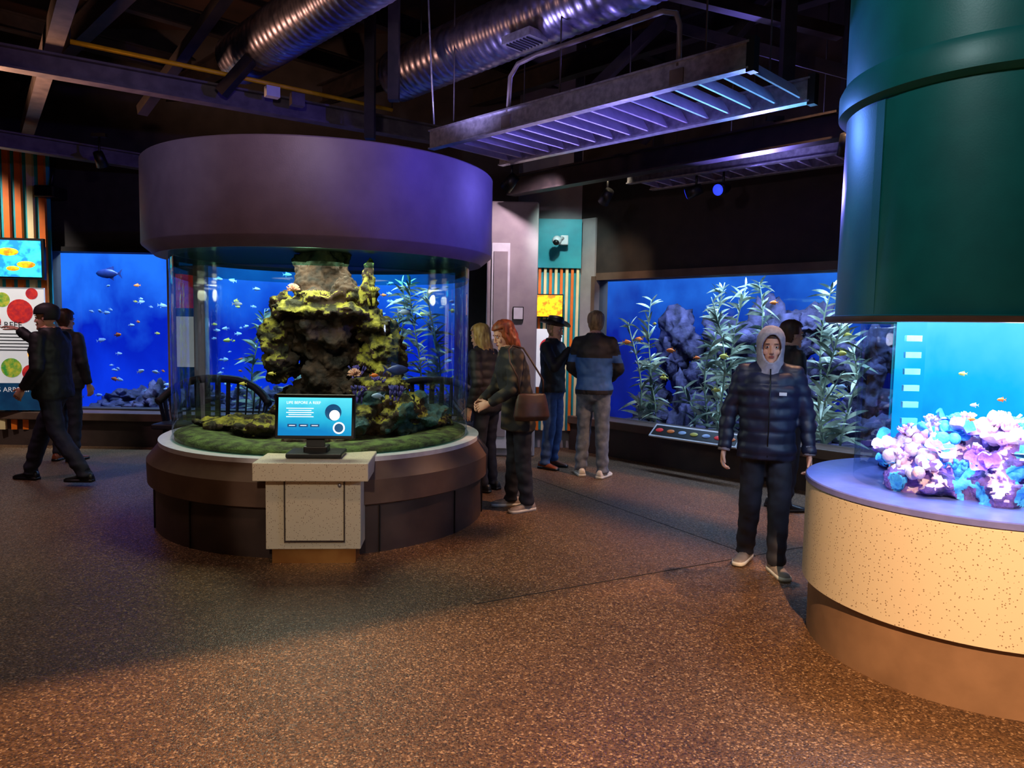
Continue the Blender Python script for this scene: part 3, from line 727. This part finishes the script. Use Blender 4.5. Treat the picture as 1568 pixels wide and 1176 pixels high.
def plaid():
    m,nt,p,o=new_mat('plaid_wool_coat')
    tc=N(nt,'ShaderNodeTexCoord')
    w1=N(nt,'ShaderNodeTexWave',bands_direction='Z'); w1.inputs['Scale'].default_value=3.2
    w2=N(nt,'ShaderNodeTexWave',bands_direction='Y'); w2.inputs['Scale'].default_value=3.2
    for w_ in (w1,w2): nt.links.new(tc.outputs['Object'],w_.inputs['Vector'])
    a=N(nt,'ShaderNodeMath',operation='ADD'); nt.links.new(w1.outputs['Fac'],a.inputs[0]); nt.links.new(w2.outputs['Fac'],a.inputs[1])
    d_=N(nt,'ShaderNodeMath',operation='MULTIPLY'); d_.inputs[1].default_value=.5; nt.links.new(a.outputs[0],d_.inputs[0])
    cr=N(nt,'ShaderNodeValToRGB'); cr.color_ramp.elements[0].position=.5; cr.color_ramp.elements[0].color=rgb(30,30,36); cr.color_ramp.elements[1].position=1; cr.color_ramp.elements[1].color=rgb(90,78,60)
    nt.links.new(d_.outputs[0],cr.inputs['Fac']); nt.links.new(cr.outputs['Color'],p.inputs['Base Color']); p.inputs['Roughness'].default_value=.85
    return m
M_plaid=plaid()

HR=((-.125,.020,-.080,-.03),(-.115,.034,-.092,-.01),(-.095,.047,-.092,.02),(-.06,.058,-.089,.05),(-.03,.065,-.086,.075),(0,.069,-.083,.092),(.03,.073,-.090,.10),(.06,.073,-.086,.10),(.085,.066,-.072,.09),(.105,.050,-.05,.07),(.118,.030,-.025,.042),(.123,.012,-.01,.022))
def make_head():
    bm=bmesh.new()
    loft(bm,[ell((0,(f+bk)/2,z),w_,(bk-f)/2,28) for z,w_,f,bk in HR])
    frust(bm,(0,-.088,.006),(0,-.106,-.034),.007,.010); ball(bm,(0,-.106,-.038),(.011,.011,.009))
    for s in (-1,1):
        ball(bm,(s*.011,-.098,-.042),(.007,.009,.006)); ball(bm,(s*.03,-.082,.021),(.022,.010,.007)); ball(bm,(s*.040,-.066,-.035),(.020,.016,.022))
        ball(bm,(s*.072,.008,-.012),(.009,.018,.030),Matrix.Rotation(.2,4,'X'))
    ball(bm,(0,-.084,-.108),(.02,.014,.014)); ball(bm,(0,-.086,-.068),(.024,.012,.015))
    frust(bm,(0,.01,-.07),(0,.02,-.19),.052,.056)
    return remesh(bm,.0035,4)
HEAD=make_head()
def shell(bm,sol):
    bm.normal_update(); vs=list(bm.verts); fs=list(bm.faces); be=[e for e in bm.edges if e.is_boundary]
    inner={v:bm.verts.new(v.co-v.normal*sol) for v in vs}
    for f in fs: bm.faces.new([inner[v] for v in reversed(f.verts)])
    for e in be:
        l=e.link_loops[0]; a=l.vert; c=l.link_loop_next.vert
        try: bm.faces.new((c,a,inner[a],inner[c]))
        except Exception: pass
def hair_mesh(off,keep,disp=.006,sol=.012,fr=(60,60,7)):
    bm=bmesh.new(); rings=[]
    zs=[-.14+i*.262/22 for i in range(23)]
    def prof(z):
        z0=max(HR[0][0],min(HR[-1][0],z))
        for k in range(len(HR)-1):
            if HR[k][0]<=z0<=HR[k+1][0]:
                t=(z0-HR[k][0])/(HR[k+1][0]-HR[k][0]); return [HR[k][i]*(1-t)+HR[k+1][i]*t for i in (1,2,3)]
    for z in zs:
        w_,f,bk=prof(z)
        o2=off*(1 if z<.09 else max(.25,1-(z-.09)/.045))
        rings.append(ell((0,(f+bk)/2,z*(1+off/.12)),w_+o2,(bk-f)/2+o2,48))
    loft(bm,rings)
    dele=[f for f in bm.faces if not keep(f.calc_center_median())]
    bmesh.ops.delete(bm,geom=dele,context='FACES')
    for v in bm.verts:
        nn=v.co.normalized(); v.co+=nn*disp*noise.noise(V((v.co.x*fr[0],v.co.y*fr[1],v.co.z*fr[2])))
    shell(bm,sol)
    me=bpy.data.meshes.new('hair'); bm.to_mesh(me); bm.free(); return me
def hood_mesh():
    bm=bmesh.new(); rings=[]
    for z,w_,y0,ry in ((-.20,.105,.015,.10),(-.165,.100,.012,.10),(-.13,.094,.010,.105),(-.10,.092,.008,.112),(-.06,.094,.006,.118),(-.02,.097,.006,.122),(.03,.099,.006,.126),(.07,.096,.006,.124),(.10,.084,.008,.112),(.125,.066,.012,.088),(.142,.042,.018,.056),(.150,.014,.022,.02)):
        rings.append(ell((0,y0,z),w_,ry,56))
    loft(bm,rings)
    bmesh.ops.subdivide_edges(bm,edges=bm.edges[:],cuts=2,use_grid_fill=True)
    RX,RZ,Z0=.068,.102,-.008
    e_=lambda c:math.sqrt((c.x/RX)**2+((c.z-Z0)/RZ)**2)
    d=[f for f in bm.faces if (lambda c:(c.y<-.02 and e_(c)<1) or c.z<-.198 )(f.calc_center_median())]
    bmesh.ops.delete(bm,geom=d,context='FACES')
    for v in bm.verts:
        if v.is_boundary and v.co.y<-.02 and v.co.z>-.15:
            q=e_(v.co)
            if q>.05: v.co.x/=q; v.co.z=Z0+(v.co.z-Z0)/q
    for v in bm.verts: v.co+=v.co.normalized()*.005*noise.noise(v.co*16)
    shell(bm,.010)
    me=bpy.data.meshes.new('hood'); bm.to_mesh(me); bm.free(); return me
def hand_mesh(W,d,n,ts,curl,s=1.0):
    W=V(W);d=V(d).normalized();n=V(n); n=(n-d*n.dot(d)).normalized(); w_=d.cross(n)
    bm=bmesh.new()
    loft(bm,[ell(W-d*.05*s,.024*s,.02*s,14,w_,n),ell(W,.026*s,.018*s,14,w_,n),ell(W+d*.03*s,.036*s,.017*s,14,w_,n),ell(W+d*.07*s,.041*s,.014*s,14,w_,n),ell(W+d*.092*s,.038*s,.011*s,14,w_,n)])
    for k,(o_,L) in enumerate(((.031,.068),(.0105,.077),(-.0105,.071),(-.031,.055))):
        p=W+d*.082*s+w_*ts*o_*s; a=.12+curl*.45
        for sg,(fr_,r0,r1) in enumerate(((.45,.0095,.0088),(.31,.0088,.0078),(.24,.0078,.0065))):
            dd=d*math.cos(a)+n*math.sin(a)+w_*ts*o_*1.5; dd.normalize(); q=p+dd*L*fr_*s*(1.15 if sg==0 else 1)
            frust(bm,p,q,r0*s,r1*s,10); ball(bm,q,r1*s,u=8,v=6); p=q; a+=curl*(.75-.1*sg)
    p=W+d*.02*s+w_*ts*.026*s; dd=(d*.75+w_*ts*.6+n*.35).normalized()
    for L,r0,r1 in ((.035,.014,.0115),(.032,.0115,.010),(.024,.010,.008)):
        q=p+dd*L*s; frust(bm,p,q,r0*s,r1*s,10); ball(bm,q,r1*s,u=8,v=6); p=q; dd=(dd+d*.25+n*.15*curl).normalized()
    return remesh(bm,.0036*s,1)
def segd(p,a,b_):
    ab=b_-a; t=max(0,min(1,(p-a).dot(ab)/ab.length_squared)); return (p-(a+ab*t)).length

def person(name,loc,yaw,H,jm,pm,sm,lean=0,arms=None,legs=None,head=(0,0,0),hair=None,hairm=None,bulk=1,hem=.84,legw=1,puff=0,jfn=None,hands=None,extra=None,top_scale=1,armw=1,skin=None):
    s=H/1.75; skin=skin or M_skin
    cl,sl=math.cos(lean),math.sin(lean)
    def up(p):
        x,y,z=p; dz=z-.95; return V((x,y*cl-dz*sl,.95+dz*cl+y*sl))
    def upd(p):
        x,y,z=p; return V((x,y*cl-z*sl,z*cl+y*sl))
    arms=arms or {}; legs=legs or {}; hands=hands or {}
    SH={k:up((k*.175*top_scale,.01,1.42)) for k in (1,-1)}
    EL={k:V(arms.get(k,((k*.245,.03,1.15),(k*.25,-.05,.90)))[0]) for k in (1,-1)}
    WR={k:V(arms.get(k,((k*.245,.03,1.15),(k*.25,-.05,.90)))[1]) for k in (1,-1)}
    HP={k:V((k*.088,0,.92)) for k in (1,-1)}
    KN={k:V(legs.get(k,((k*.095,-.02,.50),(k*.10,.03,.09),0))[0]) for k in (1,-1)}
    AN={k:V(legs.get(k,((k*.095,-.02,.50),(k*.10,.03,.09),0))[1]) for k in (1,-1)}
    FY={k:legs.get(k,(0,0,k*.15))[2] for k in (1,-1)}
    bm=bmesh.new()
    ax=V((1,0,0)); ay=upd((0,1,0))
    tor=[(hem,.178,.128,0),(hem+.06,.182,.13,0),(1.0,.172,.122,0),(1.10,.168,.118,0),(1.22,.18,.122,0),(1.32,.195,.125,.0),(1.40,.19,.112,.01),(1.45,.15,.092,.012),(1.48,.100,.088,.01),(1.530,.080,.080,.006)]
    rings=[]
    for z,rx,ry,oy in tor:
        k=bulk if z<1.4 else 1+(bulk-1)*.5
        c=up((0,oy,z)) if z>.95 else V((0,oy,z))
        rings.append(ell(c,rx*k*(top_scale if z>1.05 else 1),ry*k,24,ax,ay if z>.95 else V((0,1,0))))
    loft(bm,rings)
    frust(bm,up((0,.01,1.46)),up((0,-.005,1.56)),.055,.05)
    ball(bm,(0,.015,.90),(.165,.12,.12))
    bo=(bulk-1)*.05
    for k in (1,-1):
        a,e,w_=SH[k],EL[k],WR[k]
        ra=(.066+bo)*armw; re=(.052+bo)*armw; rw=(.040+bo*.7)*armw
        ball(bm,a,(ra,ra,ra)); frust(bm,a,e,ra,re); ball(bm,e,re); frust(bm,e,w_,re,rw)
        frust(bm,up((k*.06,.01,1.45)),a,.06,ra*.95)
        h,kn,an=HP[k],KN[k],AN[k]
        ball(bm,h,.098); frust(bm,h,kn,.096,.068*legw); ball(bm,kn,.068*legw); frust(bm,kn,an,.068*legw,.056*legw)
        frust(bm,an,an-V((0,0,.035)),.056*legw,.058*legw)
    def dp(c,n):
        f=.010*noise.noise(V((c.x*9,c.y*9,c.z*13)))+.004*noise.noise(c*25)
        if puff and c.z>hem-.01: f+=puff*(abs(math.sin(math.pi*c.z/.085))**.6-.5)
        if c.z<.45: f+=.006*math.sin(c.z*60+c.x*15)*(.45-c.z)/.4
        return f
    me=remesh(bm,.0125,3,dp)
    def mf(f):
        p=f.calc_center_median()
        dl=min(min(segd(p,HP[k],KN[k]),segd(p,KN[k],AN[k])) for k in (1,-1))/.08
        da=min(min(segd(p,SH[k],EL[k]),segd(p,EL[k],WR[k])) for k in (1,-1))/.062
        if p.z<hem+.004 and dl<da: return pm
        q=up((0,0,1.530))
        if (p-q).dot(upd((0,0,1)))>0 and (p-q).length<.09: return skin
        return jfn(p,da<1.15) if jfn else jm
    b=B(name); b.mesh(me,jm,mf)
    for k in (1,-1):
        an=AN[k]; fy=FY[k]; D=V((math.sin(fy),-math.cos(fy),0)); S=V((D.y,-D.x,0)); base=V((an.x,an.y,max(0,an.z-.09)))
        secs=((-.085,.028,.055),(-.075,.036,.085),(-.03,.038,.10),(.03,.041,.085),(.09,.046,.062),(.14,.046,.05),(.175,.034,.042),(.188,.018,.03))
        rings=[]
        for t,hw,hh in secs:
            c=base+D*t; ring=[]
            for i in range(16):
                a=2*math.pi*i/16; cx=math.cos(a); cz=math.sin(a)
                ring.append(c+S*hw*(abs(cx)**.7)*(1 if cx>0 else -1)+V((0,0,.02+max(0,cz)*(hh-.02) if cz>0 else .02+cz*.006)))
            rings.append(ring)
        b.loft(rings,sm)
        rings=[]
        for t,hw,hh in secs:
            c=base+D*(t*1.02); hw+=.004
            rings.append([c-S*hw+V((0,0,.001)),c+S*hw+V((0,0,.001)),c+S*hw+V((0,0,.028)),c-S*hw+V((0,0,.028))])
        b.loft(rings,M_sole if sm in (M_sneak,M_sneakg) else M_shoek)
    for k in (1,-1):
        hd=hands.get(k,{})
        d_=V(hd.get('d',(WR[k]-EL[k]).normalized())); n_=V(hd.get('n',(-k,-.2,0)))
        w_=d_.cross((n_-d_*n_.dot(d_)).normalized()); fwd=V(hd.get('thumb',(0,-1,0.2))); ts=1 if w_.dot(fwd)>0 else -1
        b.mesh(hand_mesh(WR[k]+d_*.012,d_,n_,ts,hd.get('curl',.45)),skin)
    hp=up((0,-.015,1.628))
    MH=Matrix.Translation(hp)@Matrix.Rotation(head[2],4,'Z')@Matrix.Rotation(lean*.6+head[0],4,'X')@Matrix.Rotation(head[1],4,'Y')
    b.mesh(HEAD,skin,M=MH)
    RH=MH.to_3x3().to_4x4()
    browm=hairm if hair in('short','bob','long') else M_hbrown
    for q in (-1,1):
        b.ball(MH@V((q*.031,-.0785,.001)),(.0135,.0095,.0075),M_eye,RH); b.ball(MH@V((q*.031,-.0865,.001)),(.0058,.0028,.0062),M_iris,RH)
        b.ball(MH@V((q*.031,-.0905,.0235)),(.018,.004,.0034),browm,RH)
        b.ball(MH@V((q*.031,-.0855,.0085)),(.0145,.0045,.003),skin,RH)
    b.ball(MH@V((0,-.0965,-.0645)),(.019,.005,.0042),M_lip,RH); b.ball(MH@V((0,-.0955,-.0725)),(.017,.006,.005),M_lip,RH)
    if hair in ('short','long','bob'):
        b.mesh(hair_mesh(.016,lambda c:(c.y>-.02 and (c.z>-.09 if c.y>.03 else c.z>.0)) or c.z>.075),hairm,M=MH)
    if hair in ('long','bob'):
        zb=-.32 if hair=='long' else -.17
        bm=bmesh.new()
        rings=[]
        for z,w_,y0,ry in ((.10,.045,.02,.06),(.06,.085,.015,.095),(0,.094,.025,.09),(-.06,.10,.04,.075),(-.12,.105,.05,.065),(zb*.8,.10,.055,.055),(zb,.06,.06,.03)):
            rings.append(ell((0,y0,z),w_,ry,32))
        loft(bm,rings)
        me=remesh(bm,.008,1,lambda c,n:.012*noise.noise(V((c.x*45,c.y*45,c.z*6)))+.006*noise.noise(c*30))
        b.mesh(me,hairm,M=MH)
    if hair=='hood':
        b.mesh(hood_mesh(),hairm,M=MH)
        b.mesh(hair_mesh(.010,lambda c:c.z>.074 and c.y<.03,.004,.006),M_hbrown,M=MH)
    if hair=='beanie':
        b.mesh(hair_mesh(.022,lambda c:c.z>.035 or (c.y>.02 and c.z>-.03),.002,.012,(12,12,12)),hairm,M=MH)
    if hair=='hat':
        b.mesh(hair_mesh(.012,lambda c:(c.y>-.01 and c.z>-.08) and c.z<.07),M_hgrey,M=MH)
        rings=[]
        for t in range(9):
            r=.075+.095*t/8; rings.append([MH@V((math.cos(a)*r*.9,math.sin(a)*r*1.12+.01,.055+.055*(abs(math.cos(a))**2)*(t/8)**2)) for a in [2*math.pi*i/32 for i in range(32)]])
        b.loft(rings,hairm,cap=False)
        b.loft([[p+MH.to_3x3()@V((0,0,.006)) for p in r] for r in rings],hairm,cap=False)
        b.loft([[MH@V((math.cos(a)*w_,math.sin(a)*l_+.01,z-(.02 if (z>.15 and abs(math.cos(a))<.35) else 0))) for a in [2*math.pi*i/32 for i in range(32)]] for z,w_,l_ in ((.05,.086,.108),(.09,.084,.104),(.13,.078,.098),(.158,.066,.085),(.163,.03,.04))],hairm)
    if extra: extra(b,up,MH,WR,EL,SH)
    return b.done(M=Matrix.Translation(loc)@Matrix.Rotation(yaw,4,'Z')@Matrix.Scale(s,4))

def kid_extra(b,up,MH,WR,EL,SH):
    b.box((.085,-.165,1.30),(.05,.01,.022),M_white,rz=.1)
    b.tube([(0,-.140,.84),(0,-.162,1.1),(0,-.152,1.35),(0,-.10,1.47)],.005,M_black,6)
    for k in (1,-1):
        d_=(EL[k]-WR[k]).normalized(); b.cyl(WR[k]-d_*.01,WR[k]+d_*.05,.043,M_hoodg)
person('teenager_in_hooded_jacket',(1.71,4.85,0),math.radians(-16),1.61,M_jnavy,M_pdark,M_sneakg,
    arms={1:((.27,.03,1.14),(.285,-.06,.87)),-1:((-.27,.04,1.14),(-.295,-.02,.87))},
    legs={1:((.10,-.06,.50),(.095,-.10,.09),.35),-1:((-.095,.0,.50),(-.11,.12,.10),-.35)},
    head=(.04,0,.02),hair='hood',hairm=M_hoodg,bulk=1.14,hem=.82,legw=1.18,puff=.011,extra=kid_extra,hands={1:{'curl':.8},-1:{'curl':.8}})
person('visitor_in_dark_coat',(2.46,6.5,0),math.radians(100),1.69,M_jblack,M_pdark,M_shoek,hair='short',hairm=M_hbrown,bulk=1.05)
person('man_in_blue_jacket',(.88,7.82,0),math.radians(165),1.77,M_jblack2,M_jean,M_sneak,
    arms={1:((.255,-.03,1.15),(.14,-.22,1.02)),-1:((-.255,-.03,1.15),(-.14,-.22,1.02))},
    legs={1:((.10,-.03,.50),(.12,.0,.09),.4),-1:((-.10,.0,.50),(-.12,.06,.09),-.3)},
    head=(.05,0,.15),hair='short',hairm=M_hgrey,bulk=1.12,hem=.88,legw=1.15,jfn=lambda p,arm:(M_jblue if (not arm and p.z<1.27 and p.z>.93) or (arm and 1.22<p.z<1.30) else M_jblack2))
def cam_extra(b,up,MH,WR,EL,SH):
    c=(WR[1]+WR[-1])/2+V((0,-.10,.04)); b.box(c,(.13,.06,.085),M_black,bevel=.008); b.cyl(c+V((0,-.03,0)),c+V((0,-.10,0)),.035,M_black); b.cyl(c+V((0,-.10,0)),c+V((0,-.103,0)),.028,M_galv)
person('man_in_cowboy_hat',(.46,8.25,0),math.radians(60),1.69,M_jblack,M_jeanb,M_shoeb,
    arms={1:((.25,-.14,1.20),(.10,-.27,1.42)),-1:((-.25,-.14,1.20),(-.10,-.27,1.42))},
    head=(.15,0,0),hair='hat',hairm=M_black,bulk=1.1,hem=.90,legw=1.1,extra=cam_extra,
    hands={1:{'d':(-.3,-.9,.3),'n':(-1,0,0),'curl':.9,'thumb':(0,0,1)},-1:{'d':(.3,-.9,.3),'n':(1,0,0),'curl':.9,'thumb':(0,0,1)}})
def bag_extra(b,up,MH,WR,EL,SH):
    bm=bmesh.new(); loft(bm,[ell((.30,.02,.86),.05,.15,24),ell((.31,.02,.90),.07,.17,24),ell((.30,.02,1.02),.055,.15,24),ell((.295,.02,1.10),.03,.13,24)])
    b.mesh(remesh(bm,.01,3),M_bag)
    b.tube([(.295,-.09,1.08),(.315,-.12,1.25),up((.27,-.09,1.40)),up((.20,-.06,1.505)),up((.15,.0,1.53)),up((.19,.08,1.49)),up((.26,.11,1.38)),(.31,.12,1.22),(.295,.13,1.08)],.009,M_bag,6)
person('woman_with_red_hair',(.06,6.35,0),math.radians(-72),1.66,M_plaid,M_pdark,M_sneakg,lean=.2,
    arms={1:((.245,-.14,1.13),(.12,-.31,1.00)),-1:((-.245,-.14,1.13),(-.12,-.31,1.00))},
    legs={1:((.095,.02,.50),(.11,.06,.09),.3),-1:((-.095,.0,.50),(-.11,-.02,.09),-.2)},
    head=(.22,0,0),hair='bob',hairm=M_hred,bulk=1.18,hem=.74,legw=1.15,extra=bag_extra,
    hands={1:{'d':(-.4,-.7,-.3),'n':(-.8,0,-.4),'curl':.7,'thumb':(0,0,1)},-1:{'d':(.4,-.7,-.3),'n':(.8,0,-.4),'curl':.7,'thumb':(0,0,1)}})
person('woman_with_blonde_hair',(-.24,7.05,0),math.radians(-120),1.62,M_jblack2,M_pdark,M_shoek,lean=.12,hair='long',hairm=M_hblond,bulk=1.12,puff=.008,head=(.1,0,0))
person('man_pointing',(-4.44,7.05,0),math.radians(-95),1.73,M_jblack,M_pdark,M_shoek,lean=.05,
    arms={1:((.24,.02,1.14),(.22,-.14,.95)),-1:((-.24,-.24,1.30),(-.20,-.50,1.50))},
    legs={1:((.09,.10,.50),(.09,.36,.13),.1),-1:((-.09,-.20,.50),(-.09,-.34,.09),-.1)},
    hair='beanie',hairm=M_jblack2,bulk=1.2,legw=1.2,head=(0,0,.2),
    hands={-1:{'d':(.05,-.95,.3),'n':(0,-.3,-1),'curl':.35,'thumb':(1,0,0)}})
def patch(b,up,MH,WR,EL,SH):
    b.box((0,.152,1.18),(.11,.006,.05),M_white)
person('visitor_in_black_jacket',(-5.02,8.2,0),math.radians(170),1.70,M_jblack2,M_pdark,M_shoeb,hair='short',hairm=M_hbrown,bulk=1.18,legw=1.1,extra=patch)

# ------------------------------------------------------------------ lighting
warm=(1,.6,.32)
Lp=V((.5,-1.5,4.1))
light('warm_spotlight','SPOT',Lp,(.6,2.9,0),3000,warm,.012,118,.5)
P1=V((-2.2,3.04,0)); P2=V((1.65,5.03,0)); t=(4.1-3.55)/4.1
e1=Lp.lerp(P1,t); e2=Lp.lerp(P2,t); dd=(e2-e1).normalized(); c=(e1+e2)/2
b=B('unseen_light_blocker'); b.beam(c-dd*1.6+V((0,0,.35)),c+dd*1.2+V((0,0,.35)),.01,.7,M_black)  # unseen panel added to cut the spotlight along the floor shadow edge
b.cyl(c+V((0,0,.6)),c+V((0,0,1.6)),.012,M_black); b.done()
light('warm_downlight','SPOT',(-1.2,2.6,4.3),(-1.6,5.2,.2),110,(1,.66,.42),.2,80,.8)
light('kiosk_spotlight','SPOT',(-.7,-1.0,3.4),(-1.30,4.75,.45),360,(1,.84,.66),.04,11,.4)
light('warm_downlight','SPOT',(2.6,5.6,4.2),(1.1,6.3,0),600,(1,.54,.3),.04,56,.35)
light('face_fill','SPOT',(1.0,2.4,3.6),(1.68,4.8,1.3),110,(1,.82,.8),.05,24,.6)  # added fill to brighten the teenager's face, no fixture here
light('warm_downlight','SPOT',(-5.2,5.8,4.2),(-4.4,6.8,0),180,(.85,.5,.6),.15,80,.8)
light('blue_spotlight','SPOT',(1.35,4.25,2.95),(-.9,5.6,2.75),150,(.08,.05,1),.03,42,.25)
light('mauve_spotlight','SPOT',(-3.2,3.0,3.6),(-2.5,5.2,2.5),55,(.85,.8,1),.1,36,.8)
light('pink_spotlight','SPOT',(.9,6.6,3.1),(-.25,6.2,2.1),22,(1,.4,.6),.05,36,.6)
light('column_spotlight','SPOT',(.2,1.9,4.1),(2.0,3.4,2.6),95,(.75,.98,1),.1,60,.6)
light('column_blue_spotlight','SPOT',(.9,5.2,3.0),(1.8,3.8,2.4),110,(.12,.28,1),.05,70,.6)
light('wall_washer','SPOT',(.35,7.8,3.4),(-.05,9.1,2.0),150,(1,.75,.9),.05,75,.6)
light('wall_washer','SPOT',(.6,8.1,3.3),(.65,9.5,2.3),110,(.7,1,.95),.05,60,.6)
light('wall_washer','SPOT',(1.0,7.6,3.6),(1.05,9.3,1.8),120,(1,.8,.55),.05,45,.6)
light('wall_washer','SPOT',(-6.6,7.4,4.2),(-6.7,9.0,2.0),420,(1,.9,.8),.05,60,.6)
light('blue_spotlight','SPOT',(2.3,7.1,2.9),(1.0,5.3,3.2),240,(.22,.18,1),.05,90,.5)
light('blue_spotlight','SPOT',(.85,6.0,2.1),(.7,5.75,3.2),120,(.36,.30,1),.06,100,.5)
light('blue_spotlight','SPOT',(2.0,5.6,2.4),(1.55,4.9,3.2),90,(.15,.6,1),.05,70,.5)
light('ceiling_fill','SPOT',(-.6,5.8,3.0),(-.3,6.0,5),50,(.5,.42,1),.1,120,.6)  # added fill lamps, this and below, so trusses and ducts show
light('ceiling_fill','SPOT',(-4.6,6.2,2.95),(-3.6,6.8,5),130,(1,.5,.3),.1,130,.6)
light('ceiling_fill','SPOT',(-1.0,2.8,3.0),(-.9,5.5,4.3),60,(.85,.7,.9),.1,110,.6)
light('ceiling_fill','SPOT',(2.2,6.4,2.7),(2.0,6.6,5),50,(.4,.35,1),.1,120,.6)
